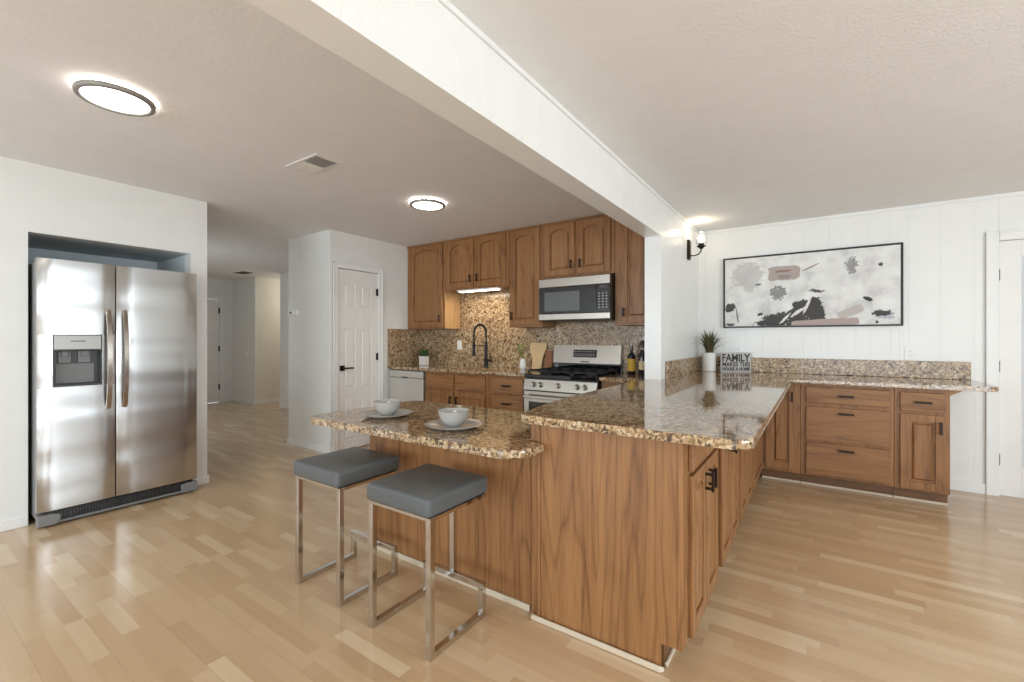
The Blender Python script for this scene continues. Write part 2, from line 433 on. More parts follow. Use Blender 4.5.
# pantry block with door opening
PY0, PY1, PZ = 2.95, 3.50, 2.035
struct('wall_pantry', MB().prism([(YP0, 0), (PY0, 0), (PY0, PZ), (PY1, PZ), (PY1, 0), (YK, 0), (YK, CK), (YP0, CK)], XP - .1, XP, 'x')
       .box(-5.17, YP0, 0, XP - .1, YP0 + .1, CK).box(-5.17, YP0 + .1, 0, -5.07, YK, CK), M['wall'])
m = MB()
for a, b in ((PY0 - .062, PY0), (PY1, PY1 + .062)):
    m.box(XP, a, 0, XP + .014, b, PZ + .062, .004)
m.box(XP, PY0, PZ, XP + .014, PY1, PZ + .062, .004)
m.box(XP, PY0 - .062, 0, XP + .02, PY0 - .045, PZ + .062, .004).box(XP, PY1 + .045, 0, XP + .02, PY1 + .062, PZ + .062, .004).box(XP, PY0 - .062, PZ + .045, XP + .02, PY1 + .062, PZ + .062, .004)
struct('trim_5', m, M['trim'])
struct('baseboard_pantry', MB().box(-5.183, YP0 - .013, 0, XP + .013, YP0, .075, .004).box(XP, YP0, 0, XP + .013, PY0 - .062, .075, .004).box(XP, PY1 + .062, 0, XP + .013, 3.62, .075, .004), M['trim'])

def panel_door(w, h, cols=2, rows=((.10, .60), (.68, 1.36), (1.60, 1.86))):
    """six-panel slab in local x (width), y (thickness, front at 0), z"""
    t = .035; m = box(0, .0105, 0, w, t, h)
    st = .085; mid = .07
    pw = (w - 2 * st - mid) / 2
    xs = ((st, st + pw), (st + pw + mid, w - st))
    m.box(0, 0, 0, st, .0105, h, .001, 1).box(w - st, 0, 0, w, .0105, h, .001, 1)
    for z0, z1 in rows: m.box(st + pw, 0, z0, st + pw + mid, .0105, z1, .001, 1)
    zz = [0] + [v for r in rows for v in r] + [h]
    for i in range(0, len(zz), 2): m.box(st, 0, zz[i], w - st, .0105, zz[i + 1], .001, 1)
    for x0, x1 in xs:
        for z0, z1 in rows:
            m.prism([(x0 + .02, z0 + .02), (x1 - .02, z0 + .02), (x1 - .02, z1 - .02), (x0 + .02, z1 - .02)], .001, .0115, 'y', .0075, 1, ends=(1, 0))
    return m
dw_ = PY1 - PY0 - .008
dr1 = struct('door_1', panel_door(dw_, PZ - .014), M['door'], loc=(XP - .008, PY0 + .004, .008), rot=(0, 0, PI / 2))
for z in (.25, 1.03, 1.80):
    obj('hinge', MB().tube([(dw_ - .001, -.008, z - .045), (dw_ - .001, -.008, z + .045)], .007, 10).box(dw_ - .022, -.003, z - .04, dw_, .001, z + .04), M['mblack'], dr1)
m = box(.028, -.008, .885, .088, 0, .945, .002).tube([(.058, -.008, .915), (.058, -.05, .915)], .009, 10).box(.05, -.056, .906, .175, -.042, .924, .003)
obj('handle', m, M['mblack'], dr1)

# kitchen back wall, hall walls
struct('wall_kitchen', box(-5.17, YK, 0, XB0, YK + .1, CK), M['wall'])
struct('wall_hall_north', box(-8.0, 4.27, 0, -5.17, 4.39, CK), M['wall'])
struct('baseboard_hall_north', MB().box(-8.013, 4.257, 0, -5.17, 4.27, .08, .004).box(-8.013, 4.27, 0, -8.0, 6.6, .08, .004), M['trim'])
struct('wall_hall_alcove', MB().box(-8.9, 4.24, 0, -8.8, 6.7, CK).box(-8.8, 6.6, 0, -7.9, 6.7, CK), M['wall_cream'])
struct('wall_hall_end', MB().box(-9.82, 4.22, 0, -8.8, 4.24, CK), M['wall'])
struct('wall_hall_alcove_right', box(-8.0, 4.39, 0, -7.9, 6.6, CK), M['wall_cream'])
HD0, HD1 = 3.15, 3.985
struct('wall_hall_west', MB().box(-9.82, 1.57, 0, -9.7, HD0, CK).box(-9.82, HD1, 0, -9.7, 4.22, CK).box(-9.82, HD0, 2.03, -9.7, HD1, CK), M['wall'])
struct('wall_hall_south', box(-9.82, YFE - .12, 0, XF - AD - .1, YFE, CK), M['wall'])
struct('baseboard_hall', MB().box(-9.7, 4.207, 0, -8.787, 4.22, .08, .004).box(-8.8, 4.22, 0, -8.787, 6.6, .08, .004), M['trim'])
struct('trim_6', MB().box(-9.7, HD1, 0, -9.684, HD1 + .06, 2.09, .004).box(-9.7, HD0 - .06, 0, -9.684, HD0, 2.09, .004).box(-9.7, HD0, 2.03, -9.684, HD1, 2.09, .004), M['trim'])
dr3 = struct('door_3', panel_door(HD1 - HD0 - .008, 2.016), M['door'], loc=(-9.712, HD0 + .004, .008), rot=(0, 0, PI / 2))
for z in (.3, 1.05, 1.8):
    obj('hinge', box(HD1 - HD0 - .03, -.016, z - .055, HD1 - HD0 - .006, .001, z + .055, .003), M['mblack'], dr3)
# walls behind and beside the camera, with their windows
m = box(XF - .12, YB - .1, 0, -3.9, YB, CK).box(-1.5, YB - .1, 0, -.5, YB, CK).box(3.1, YB - .1, 0, XR + .1, YB, CK)
m.box(-3.9, YB - .1, 0, -1.5, YB, .5).box(-3.9, YB - .1, 2.15, -1.5, YB, CK).box(-.5, YB - .1, 2.15, 3.1, YB, CK)
struct('wall_rear', m, M['wall'])
struct('wall_right', MB().box(XR, YB, 0, XR + .1, -.2, CK).box(XR, 2.6, 0, XR + .1, YR + .1, CK).box(XR, -.2, 0, XR + .1, 2.6, .55).box(XR, -.2, 2.15, XR + .1, 2.6, CK), M['wall'])
def win_frame(a0, a1, z0, z1, axis, at, mull):
    m = MB(); w = .05
    def bx(u0, v0, u1, v1):
        if axis == 'x': m.box(u0, at - .02, v0, u1, at + .02, v1)
        else: m.box(at - .02, u0, v0, at + .02, u1, v1)
    bx(a0, z0, a0 + w, z1); bx(a1 - w, z0, a1, z1); bx(a0 + w, z0, a1 - w, z0 + w); bx(a0 + w, z1 - w, a1 - w, z1)
    for k in range(1, mull + 1):
        u = a0 + (a1 - a0) * k / (mull + 1); bx(u - .03, z0 + w, u + .03, z1 - w)
    return m
struct('window_1', win_frame(-.5, 3.1, .0, 2.15, 'x', YB - .05, 2), M['trim'])
struct('window_2', win_frame(-3.9, -1.5, .5, 2.15, 'x', YB - .05, 1), M['trim'])
struct('window_3', win_frame(-.2, 2.6, .55, 2.15, 'y', XR + .05, 1), M['trim'])

# ------------------------------------------------------------------ cabinets (local: x to the right, y into the cabinet, z up)
def pull(L, horiz):
    m = MB(); L *= .84
    if horiz:
        m.box(-L / 2, -.034, -.008, L / 2, -.024, .008, .002)
        for s in (-1, 1): m.box(s * (L / 2 - .012) - .005, -.026, -.005, s * (L / 2 - .012) + .005, 0, .005)
    else:
        m.box(-.008, -.034, -L / 2, .008, -.024, L / 2, .002)
        for s in (-1, 1): m.box(-.005, -.026, s * (L / 2 - .012) - .005, .005, 0, s * (L / 2 - .012) + .005)
    return m
def door_mesh(w, h, arch=0, st=.056):
    """raised-panel door, lower left corner at origin, front at y=-.02; arch = rise of the curved top rail"""
    t = .02
    m = box(0, -.005, 0, w, -.0005, h)
    fr = -t
    m.box(0, fr, 0, st, -.005, h, .003, 2).box(w - st, fr, 0, w, -.005, h, .003, 2).box(st, fr, 0, w - st, -.005, st, .003, 2)
    n = 14; iw = w - 2 * st
    def arc(x0, x1, z, rise):
        pts = []
        for i in range(n + 1):
            u = i / n; k = abs(2 * u - 1)
            # shouldered cathedral curve
            e = max(0, 1 - (k / .96) ** 2.1) ** .8
            pts.append((x0 + (x1 - x0) * u, z + rise * e))
        return pts
    zt = h - st - arch
    if arch:
        poly = [(st, h), (st, zt)] + arc(st, w - st, zt, arch)[1:-1] + [(w - st, zt), (w - st, h)]
        m.prism(poly, fr, -.005, 'y', .0022, 1, ends=(1, 0))
    else:
        m.box(st, fr, h - st, w - st, -.005, h, .003, 2)
    g = .013
    if arch: poly = [(st + g, st + g), (w - st - g, st + g)] + arc(st + g, w - st - g, zt - g, arch)[::-1]
    else: poly = [(st + g, st + g), (w - st - g, st + g), (w - st - g, h - st - g), (st + g, h - st - g)]
    m.prism(poly, -.0185, -.005, 'y', .013, 1, ends=(1, 0))
    return m
def add_door(par, x0, z0, w, h, hx=None, hz=None, arch=0, L=.1, mat='oakz'):
    d = obj('door', door_mesh(w, h, arch), M[mat], par, (x0, 0, z0))
    if hx is not None: obj('handle', pull(L, False), M['bronze'], d, (hx, -.02, hz))
    return d
def add_drawer(par, x0, z0, w, h, hx=None, hz=None, L=.12, mat='oakx'):
    d = obj('drawer', box(0, -.02, 0, w, -.0005, h, .005, 3), M[mat], par, (x0, 0, z0))
    if hx != 'none': obj('handle', pull(L, True), M['bronze'], d, (w / 2 if hx is None else hx, -.02, h / 2 if hz is None else hz))
    return d
def cab(name, label, loc, rz, w, d, z0, z1, toe=0, group=None, mat='oakz', toe_in=.075, shoe=False):
    t = thing(name, label, 'cabinet', loc, rz, group)
    obj('carcass', box(0, 0, z0, w, d, z1, .0015, 1), M[mat], t)
    if toe:
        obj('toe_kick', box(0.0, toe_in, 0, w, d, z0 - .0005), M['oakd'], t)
        if shoe: obj('shoe_moulding', box(0, toe_in - .013, 0, w, toe_in - .0005, .018, .004), M['shoe'], t)
    return t

# upper cabinets on the kitchen wall (face frame front at Y = 3.965)
YU, UD = 3.965, YK - 3.965 - .022
ZT = CK - .003
UG = 'upper cabinets along the kitchen wall'
def upper(label, x0, x1, z0, doors):
    t = cab('wall_cabinet', label, (x0 + .0015, YU, 0), 0, x1 - x0 - .003, UD, z0, ZT, group=UG)
    obj('top_moulding', box(0, -.014, ZT - .02, x1 - x0 - .003, -.0005, ZT, .003), M['oakx'], t)
    for (a, w, hx) in doors:
        add_door(t, a, z0 + .02, w, ZT - z0 - .047, hx, .10, arch=.05, L=.1)
    return t
c1 = upper('tall single-door oak wall cabinet nearest the white pantry door', XP + .002, -3.69, 1.375, [(.075, .545, .515)])
obj('side_panel', box(-3.69 - XP - .0015 - .004, .002, 1.376, -3.69 - XP - .0012, UD - .002, ZT - .01), M['oaki'], c1)  # under-cabinet light put into the colour: paler, yellower oak on this side
c2 = upper('short two-door oak wall cabinet hung above the sink', -3.69, -2.745, 1.825, [(.035, .415, .385), (.490, .415, .03)])
c3 = upper('tall single-door oak wall cabinet between the sink and the microwave', -2.745, -2.325, 1.375, [(.03, .36, .025)])
c4 = upper('short two-door oak wall cabinet directly above the microwave', -2.325, -1.545, 1.865, [(.035, .335, .305), (.405, .335, .03)])
c5 = upper('tall oak wall cabinet right of the microwave, half behind the wall end', -1.545, -1.18, 1.375, [(.07, .285, .025)])

# under-cabinet light
t = thing('cabinet_light', 'lit under-cabinet light bar below the cabinet over the sink', 'lamp', (-3.19, 4.0, 1.80))
obj('housing', box(-.30, -.045, .004, .30, .05, .0235, .003), M['plate'], t)
obj('lens', box(-.28, -.03, -.002, .28, .025, .004, .002), M['striplit'], t)
area('undercabinet_glow', (-3.19, 4.0, 1.79), (0, 0, 0), .56, .06, 4, (1, .88, .68))

# base cabinets along the kitchen wall
YF, CH = 3.68, .879
LG = 'oak base cabinets along the living-room wall'
def base(label, x0, x1, y, d, name='base_cabinet', group=None):
    return cab(name, label, (x0 + .001, y, 0), 0, x1 - x0 - .002, d, .10, CH, 1, group, shoe=group == LG)
XD0, XD1 = XP + .016, -3.705
# dishwasher
t = thing('dishwasher', 'silver dishwasher under the counter beside the white pantry door', 'dishwasher', (XD0, YF, 0))
wd = XD1 - XD0 - .03
obj('body', box(.004, .002, .1, wd - .004, .56, .872), M['dgrey'], t)
obj('toe_panel', box(.004, .06, .003, wd - .004, .55, .098), M['black'], t)
obj('door', box(.006, -.03, .11, wd - .006, 0, .785, .006), M['dw'], t)
obj('control_strip', box(.006, -.034, .79, wd - .006, 0, .87, .006), M['dw'], t)
obj('pocket_handle', box(wd * .38, -.0365, .785, wd * .57, -.005, .80, .002), M['dgrey'], t)
KG = 'oak base cabinets under the sink counter'
b1 = base('two-door oak sink base cabinet under the black faucet', XD1 - .025, -2.79, YF, .56, group=KG)
add_drawer(b1, .045, .70, .40, .155, 'none'); add_drawer(b1, .475, .70, .41, .155, 'none')
add_door(b1, .045, .13, .40, .545, .37, .45); add_door(b1, .475, .13, .41, .545, .03, .45)
b2 = base('four-drawer oak base cabinet left of the stainless range', -2.79, -2.335, YF, .56, group=KG)
for z, h in ((.70, .155), (.515, .165), (.325, .165), (.13, .17)): add_drawer(b2, .035, z, .385, h)
b3 = base('small oak base cabinet right of the range below the bottles', -1.562, -1.18, YF + .005, .555)
add_drawer(b3, .035, .70, .30, .155); add_door(b3, .035, .13, .30, .545, .03, .45)

# living-room run (faces the camera) and its corner
YL = 4.515; LD = YR - YL - .022
e1 = base('oak corner base cabinet with one door beside the wide drawers', -.40, -.105, YL, LD, group=LG)
add_door(e1, .035, .125, .232, .725, .20, .63, L=.1)
e2 = base('oak base cabinet with three wide drawers under the painting', -.105, .505, YL, LD, group=LG)
add_drawer(e2, .038, .715, .545, .135); add_drawer(e2, .038, .405, .545, .28, hz=.235); add_drawer(e2, .038, .115, .545, .27, hz=.225)
e3 = base('oak base cabinet with one drawer over one door, at the free counter end', .505, .82, YL, LD, group=LG)
add_drawer(e3, .032, .70, .255, .145, L=.12); add_door(e3, .032, .115, .255, .565, .225, .475, L=.11)
obj('bracket', MB().prism([(.02, .876), (.16, .876), (.02, .79)], .2, .225, 'y', .002, 1), M['oaki'], e3, (.296, 0, 0))

# peninsula cabinets, facing +X (local x runs along +Y)
XQ = -.40; PD = .60
PG = 'oak base cabinets along the peninsula'
def pen(label, y0, y1):
    return cab('base_cabinet', label, (XQ, y0 + .001, 0), PI / 2, y1 - y0 - .002, PD, .10, CH, 1, PG, shoe=True)
a1 = pen('oak peninsula cabinet at the near end with two doors under drawers', 1.724, 2.36)
add_drawer(a1, .045, .745, .255, .115, 'none'); add_drawer(a1, .31, .745, .255, .115, 'none')
add_door(a1, .045, .115, .255, .615, .225, .54, L=.1); add_door(a1, .31, .115, .255, .615, .03, .54, L=.1)
a2 = pen('oak peninsula cabinet second from the near end', 2.36, 3.04)
add_drawer(a2, .05, .745, .58, .115, 'none'); add_door(a2, .05, .115, .285, .615, .25, .56); add_door(a2, .345, .115, .285, .615, .03, .56)
a3 = pen('oak peninsula cabinet third from the near end', 3.04, 3.74)
add_drawer(a3, .05, .745, .60, .115, .1); add_door(a3, .05, .115, .295, .615, .26, .56); add_door(a3, .355, .115, .295, .615, .03, .56)
a4 = pen('oak peninsula cabinet farthest along, in the inner corner of the counter', 3.74, YL - .002)
add_door(a4, .05, .115, .66, .745)
# end panel of the peninsula
t = thing('end_panel', 'tall oak end panel closing the peninsula towards the stools', 'panel', (-.72, 1.70, 0))
obj('panel', MB().prism([(-.287, 0), (.237, 0), (.237, .10), (.297, .10), (.297, CH), (-.287, CH)], 0, .022, 'y', .001, 1), M['oakp'], t)
obj('corner_strip', box(-.303, -.005, .0, -.2875, .022, CH, .003), M['oakz'], t)
obj('edge_stile', box(.2975, -.0, .10, .3185, .0225, CH, .002), M['oakz'], t)
obj('shoe_moulding', MB().prism([(-.325, -.020), (.24, -.020), (.253, -.0065), (-.325, -.0065)], .0, .022, 'z', .004, 1), M['shoe'], t)
# back of the peninsula towards the kitchen
tag(obj('back_panel', box(-1.07, 1.724, 0, -1.003, 3.67, CH), M['oakz']), 'oak back panel of the peninsula on the kitchen side', 'panel')

# low bar base
t = thing('bar_cabinet', 'low oak bar cabinet behind the two stools, under the lower counter', 'cabinet', (-2.23, 1.735, 0))
obj('carcass', box(0, .012, 0, 1.15, .55, .7505, .001, 1), M['oakp'], t)
obj('front_panel', box(0, 0, 0, 1.15, .0115, .7505, .001, 1), M['oakp'], t)
obj('shoe_moulding', box(.0, -.014, 0, 1.15, -.0005, .03, .004), M['shoe'], t)

# ------------------------------------------------------------------ granite
ZC = .915
def arcp(cx, cy, r, a0, a1, n=6): return [(cx + r * math.cos(a0 + (a1 - a0) * i / n), cy + r * math.sin(a0 + (a1 - a0) * i / n)) for i in range(n + 1)]
XL, XE, Y0 = -1.18, -.172, 1.635
YG = 4.44
poly = [(XL, 2.45), (XL + .012, 2.2), (XL + .04, 1.95), (XL + .068, 1.78)] + arcp(XL + .135, Y0 + .06, .055, PI, 1.5 * PI) + arcp(XE - .06, Y0 + .06, .06, 1.5 * PI, 2 * PI) + [(XE, YG)] + arcp(1.06 - .05, YG + .05, .05, 1.5 * PI, 2 * PI) + \
       arcp(1.06 - .04, YR - .003 - .04, .04, 0, PI / 2) + [(XB1 + .002, YR - .003), (XB1 + .002, YS - .002), (XB0 - .002, YS - .002), (XB0 - .002, YK - .003), (-1.562, YK - .003), (-1.562, 3.64), (XL, 3.64)]
ct = obj('countertop', MB().prism(poly, .88, ZC, 'z', .010, 3), M['gran'])
tag(ct, 'polished speckled granite countertop of the L-shaped peninsula with the sign on it', 'countertop')
# kitchen counter with sink hole
SX0, SX1, SY0, SY1 = -3.42, -2.86, 3.74, 4.08
m = MB()
for (x0, y0, x1, y1) in ((XP + .002, 3.64, SX0, YK - .003), (SX1, 3.64, -2.338, YK - .003)):
    m.prism([(x0, y0), (x1, y0), (x1, y1), (x0, y1)], .88, ZC, 'z', .006, 2)
m.prism([(SX0, 3.64), (SX1, 3.64), (SX1, SY0), (SX0, SY0)], .88, ZC, 'z', .006, 2).prism([(SX0, SY1), (SX1, SY1), (SX1, YK - .003), (SX0, YK - .003)], .88, ZC)
tag(obj('countertop', m, M['gran']), 'granite countertop round the kitchen sink, left of the range', 'countertop')
t = thing('kitchen_sink', 'sink basin set into the granite below the black faucet', 'sink', (-3.14, 3.91, .70))
m = MB(); a, b = SX1 - SX0, SY1 - SY0
m.box(-a / 2, -b / 2, 0, a / 2, b / 2, .006)
for x0, y0, x1, y1 in ((-a / 2, -b / 2, -a / 2 + .006, b / 2), (a / 2 - .006, -b / 2, a / 2, b / 2), (-a / 2, -b / 2, a / 2, -b / 2 + .006), (-a / 2, b / 2 - .006, a / 2, b / 2)):
    m.box(x0, y0, .006, x1, y1, .178)
obj('basin', m, M['steel'], t); obj('drain', MB().lathe([(0, .006), (.045, .006), (.045, .01), (.03, .008), (0, .008)], 24), M['nickel'], t)
# low bar counter
lp = rounded(-2.495, 1.485, -1.035, 2.345, (.07, .1, 0.0, .08), 8)
lp = arcp(-2.495 + .06, 1.485 + .06, .06, PI, 1.5 * PI) + arcp(-.985 - .1, 1.49 + .1, .1, 1.5 * PI, 2 * PI, 8) + [(-.985, 1.692), (-1.0785, 1.692), (-1.0785, 2.345)] + arcp(-2.495 + .06, 2.345 - .06, .06, PI / 2, PI)
tag(obj('bar_counter', MB().prism(lp, .752, .79, 'z', .011, 3), M['gran']), 'lower speckled granite bar counter set with bowls and plates', 'countertop')
# splashes
tag(obj('backsplash', box(XP + .016, YK - .018, ZC + .001, XB0 - .002, YK - .001, 1.95), M['gran2']), 'tall granite backsplash on the kitchen wall behind sink and range', 'backsplash')
tag(obj('backsplash', box(XP + .001, 3.642, ZC + .001, XP + .0155, YK - .001, 1.374), M['gran2']), 'narrow granite side splash returning along the pantry wall', 'backsplash')
tag(obj('backsplash', box(XB1 + .024, YR - .022, ZC + .001, 1.045, YR - .002, 1.062, .003), M['gran2']), 'long low granite splash under the abstract painting', 'backsplash')
tag(obj('backsplash', box(XB1 + .002, 3.80, ZC + .001, XB1 + .0235, YR - .002, 1.062, .003), M['gran2']), 'short low granite splash on the wall end below the sconce', 'backsplash')

# ------------------------------------------------------------------ refrigerator
FX, FY0, FY1 = -4.20, .645, 1.555
t = thing('refrigerator', 'stainless side-by-side refrigerator with ice dispenser in the wall alcove', 'refrigerator', (FX, FY0, 0), PI / 2)
fw = FY1 - FY0; ms = .396
obj('body', box(.004, .075, .05, fw - .004, .80, 1.765, .004), M['grey'], t)
def fdoor(x0, x1, hole=None):
    n = 10; m = MB()
    def front(u): return -.007 * (1 - (2 * u - 1) ** 6) + .007
    def slab(a, b, z0, z1):
        pts = []
        for i in range(n + 1):
            x = a + (b - a) * i / n; pts.append((x, front((x - x0) / (x1 - x0))))
        m.prism(pts + [(b, .068), (a, .068)], z0, z1, 'z', .0015, 1)
    if hole:
        hx0, hx1, hz0, hz1 = hole
        slab(x0, x1, .105, hz0); slab(x0, x1, hz1, 1.785); slab(x0, hx0, hz0, hz1); slab(hx1, x1, hz0, hz1)
    else: slab(x0, x1, .105, 1.785)
    return m
HO = (.072, .322, .925, 1.28)
dl = obj('freezer_door', fdoor(0, ms - .003, HO), M['fsteel'], t, smooth=True)
dd = obj('fridge_door', fdoor(ms + .004, fw), M['fsteel'], t, smooth=True)
m = box(HO[0], .002, 1.168, HO[1], .05, HO[3], .004)
obj('dispenser_panel', m, M['dgrey'], dl)
obj('dispenser_fascia', box(HO[0] + .006, -.003, 1.178, HO[1] - .006, .004, HO[3] - .006, .003), M['silver'], dl)
obj('badge', box(.16, -.0045, 1.232, .236, -.002, 1.238), M['dgrey'], dl)
m = box(HO[0], .062, HO[2], HO[1], .067, 1.168).box(HO[0], .002, HO[2], HO[0] + .008, .062, 1.168).box(HO[1] - .008, .002, HO[2], HO[1], .062, 1.168)
m.box(HO[0], -.004, HO[2], HO[1], .062, HO[2] + .016, .003)
obj('dispenser_recess', m, M['dgrey'], dl)
m = box(.105, .048, 1.085, .17, .056, 1.165, .003).box(.205, .048, 1.085, .27, .056, 1.165, .003).box(.12, .03, 1.13, .155, .05, 1.167, .004).box(.22, .03, 1.13, .255, .05, 1.167, .004)
obj('dispenser_paddle', m, M['grey'], dl)
obj('dispenser_backplate', box(.095, .058, .945, .29, .0615, 1.08, .002), M['grey'], dl)
def fhandle():
    pts = []; n = 18; m = MB(); b = []
    L = .71
    outer = [(-.018 - .045 * math.sin(PI * i / n) ** .7, L * i / n) for i in range(n + 1)]
    inner = [(y + .016 if 0 < i < n else y + .02, z) for i, (y, z) in enumerate(outer)]
    m.prism(outer + inner[::-1], -.013, .013, 'x', .003, 1)
    m.box(-.012, -.02, .0, .012, .014, .03, .003).box(-.012, -.02, L - .03, .012, .014, L, .003)
    return m
obj('handle', fhandle(), M['dsteel'], dl, (ms - .045, -.004, .75), smooth=True)
obj('handle', fhandle(), M['dsteel'], dd, (ms + .047, -.004, .75), smooth=True)
m = box(.03, .018, .03, fw - .03, .07, .10)
obj('toe_grille', m, M['black'], t)
m = MB()
for i in range(46):
    x = .1 + i * (fw - .2) / 45
    m.box(x - .003, .008, .038, x + .003, .018, .088)
m.box(.1, .010, .060, fw - .1, .017, .064)
obj('grille_slats', m, M['dgrey'], t)
obj('grille_rail', box(.08, .0, .014, fw - .08, .03, .03, .004), M['grey'], t)
for s, x in ((1, 0), (-1, fw)):
    obj('foot_cover', MB().prism([(x, .012), (x + s * .09, .012), (x + s * .11, .04), (x + s * .11, .075), (x + s * .07, .085), (x, .085)], -.012, .05, 'y', .006, 2), M['grey'], t)
    obj('leveling_foot', MB().lathe([(0, 0), (.018, 0), (.018, .012), (.008, .014), (.008, .05), (0, .05)], 14, (x + s * .05, .12, 0)), M['black'], t)
    obj('rear_roller', MB().lathe([(0, -.01), (.025, -.01), (.025, .01), (0, .01)], 16, (x + s * .05, .72, .026), Matrix.Rotation(PI / 2, 4, 'Y')).box(x + s * .05 - .012, .70, .03, x + s * .05 + .012, .74, .055), M['black'], t)

# ------------------------------------------------------------------ microwave
t = thing('microwave', 'stainless and black over-the-range microwave under the wall cabinets', 'microwave', (-2.305, 3.86, 1.427))
mw, mh = .755, .42
obj('body', box(0, .03, 0, mw, .385, mh, .003), M['black'], t)
obj('top_trim', box(0, -.008, mh - .088, mw, .0295, mh, .006), M['steel'], t)
obj('bottom_trim', box(0, -.008, 0.008, mw, .0295, .07, .006), M['steel'], t)
dm = obj('door', box(.002, -.004, .071, mw - .135, .0295, mh - .089, .003), M['bglass'], t)
obj('window', box(.065, -.006, .095, .45, -.0035, .285, .001), plain('smoked_window', (96, 100, 100), .08), dm)
cp = obj('control_panel', box(mw - .133, -.004, .071, mw - .002, .0295, mh - .089, .003), M['bglass'], t)
obj('display', box(mw - .105, -.0055, mh - .122, mw - .03, -.0035, mh - .102), M['dgrey'], cp)
for r in range(6):
    for c in range(3):
        obj('button', box(mw - .112 + c * .036, -.0055, .112 + r * .026, mw - .098 + c * .036, -.0035, .120 + r * .026), M['sticker'], cp)

# ------------------------------------------------------------------ range
RX0, RX1, RY = -2.325, -1.572, 3.60
t = thing('gas_range', 'stainless gas range with five knobs and black grates below the microwave', 'range', (RX0, RY, 0))
rw = RX1 - RX0
obj('body', box(0, .045, .02, rw, .645, .88, .003), M['black'], t)
obj('bottom_drawer', box(.004, .005, .04, rw - .004, .044, .20, .004), M['steel'], t)
od = obj('oven_door', box(.004, .0, .21, rw - .004, .044, .755, .004), M['steel'], t)
obj('oven_window', box(.06, -.003, .30, rw - .06, .001, .655, .001), M['bglass'], od)
obj('handle', MB().box(.03, -.06, .69, rw - .03, -.04, .72, .007).box(.05, -.045, .695, .075, 0, .715).box(rw - .075, -.045, .695, rw - .05, 0, .715), M['steel'], od)
kp = obj('knob_panel', MB().prism([(-.004, .765), (.05, .765), (.05, .865), (.016, .865)], 0, rw, 'x', .002, 1), M['steel'], t)
for x in (.11, .185, .37, .565, .64):
    obj('knob', MB().lathe([(0, .034), (.016, .034), (.019, .028), (.019, .012), (.024, .008), (.026, 0), (0, 0)], 20, (x, .006, .818), Matrix.Rotation(PI / 2, 4, 'X')), M['steel'], t, smooth=True)
obj('cooktop', box(0, .01, .8805, rw, .60, .912, .004), M['bglass'], t)
for k in range(3):
    gx0, gx1 = .02 + k * .24, .02 + k * .24 + .23
    m = MB()
    for y in (.05, .30, .55): m.box(gx0, y, .936, gx1, y + .012, .95, .002)
    for x in (gx0, (gx0 + gx1) / 2 - .006, gx1 - .012): m.box(x, .05, .936, x + .012, .562, .951, .002)
    for x in (gx0, gx1 - .012):
        for y in (.05, .55): m.box(x, y, .9125, x + .012, y + .012, .938)
    obj('grate', m, M['iron'], t)
for bx_, by_ in ((.135, .175), (.135, .43), (.375, .30), (.615, .175), (.615, .43)):
    obj('burner', MB().lathe([(.0, .9125), (.05, .9125), (.05, .922), (.04, .924), (.04, .932), (0, .932)], 24, (bx_, by_, 0)), M['iron'], t)
obj('backguard_riser', box(0, .602, .88, rw, .645, 1.01, .003), M['bglass'], t)
bg = obj('backguard', MB().prism([(.575, 1.0), (.645, 1.0), (.645, 1.185), (.605, 1.185)], 0, rw, 'x', .004, 2), M['steel'], t)
rot = Matrix.Translation((0, .575, 1.0)) @ Matrix.Rotation(-math.atan2(.03, .185), 4, 'X')
obj('display', box(.24, -.003, .06, .50, .0, .14, rot=rot), M['bglass'], bg)
m = MB()
for i in range(9):
    for z in (.075, .092, .118): m.box(.255 + i * .026, -.0045, z, .267 + i * .026, -.0025, z + .006, rot=rot)
obj('display_marks', m, M['sticker'], bg)
obj('badge', box(.33, -.004, .012, .42, -.0, .022, rot=rot), M['dgrey'], bg)

# ------------------------------------------------------------------ kitchen counter objects
t = thing('kitchen_faucet', 'black spring-neck kitchen faucet behind the sink', 'faucet', (-3.19, 4.13, ZC + .001))
obj('base', MB().lathe([(0, 0), (.03, 0), (.03, .008), (.024, .014), (.022, .1), (.018, .105), (.018, .30), (0, .30)], 20), M['mblack'], t, smooth=True)
pts = [(0, 0, .29)] + [(-.075 + .075 * math.cos(a), -.04 * (1 - math.cos(a)) / 2, .40 + .10 * math.sin(a)) for a in [PI * i / 16 for i in range(17)]] + [(-.15, -.04, .28)]
sp = obj('spring_neck', MB().tube(pts, .009, 10), M['mblack'], t, smooth=True)
coil = []
tot = len(pts) - 1
for i in range(60 * 8 + 1):
    u = i / 480 * tot; k = min(int(u), tot - 1); f = u - k
    p = Vector(pts[k]).lerp(Vector(pts[k + 1]), f); d = (Vector(pts[k + 1]) - Vector(pts[k])).normalized()
    s_ = Vector((0, 1, 0)); n_ = d.cross(s_).normalized(); s_ = n_.cross(d)
    a = i / 8 * 2 * PI; coil.append(p + (s_ * math.cos(a) + n_ * math.sin(a)) * .012)
obj('coil', MB().tube(coil, .0028, 5), M['mblack'], sp, smooth=True)
obj('spray_head', MB().lathe([(0, .0), (.022, 0), (.021, .03), (.016, .05), (.016, .15), (.011, .17), (0, .17)], 18, (-.15, -.04, .13)), M['mblack'], t, smooth=True)
obj('holder_arm', MB().box(-.145, -.03, .248, 0, -.018, .258, .002).lathe([(.019, .245), (.026, .245), (.026, .262), (.019, .262), (.019, .245)], 18, (-.15, -.04, 0)), M['mblack'], t)
obj('lever', MB().tube([(.018, 0, .08), (.075, 0, .08)], .012, 12).tube([(.07, 0, .085), (.05, 0, .17)], .005, 8), M['mblack'], t, smooth=True)

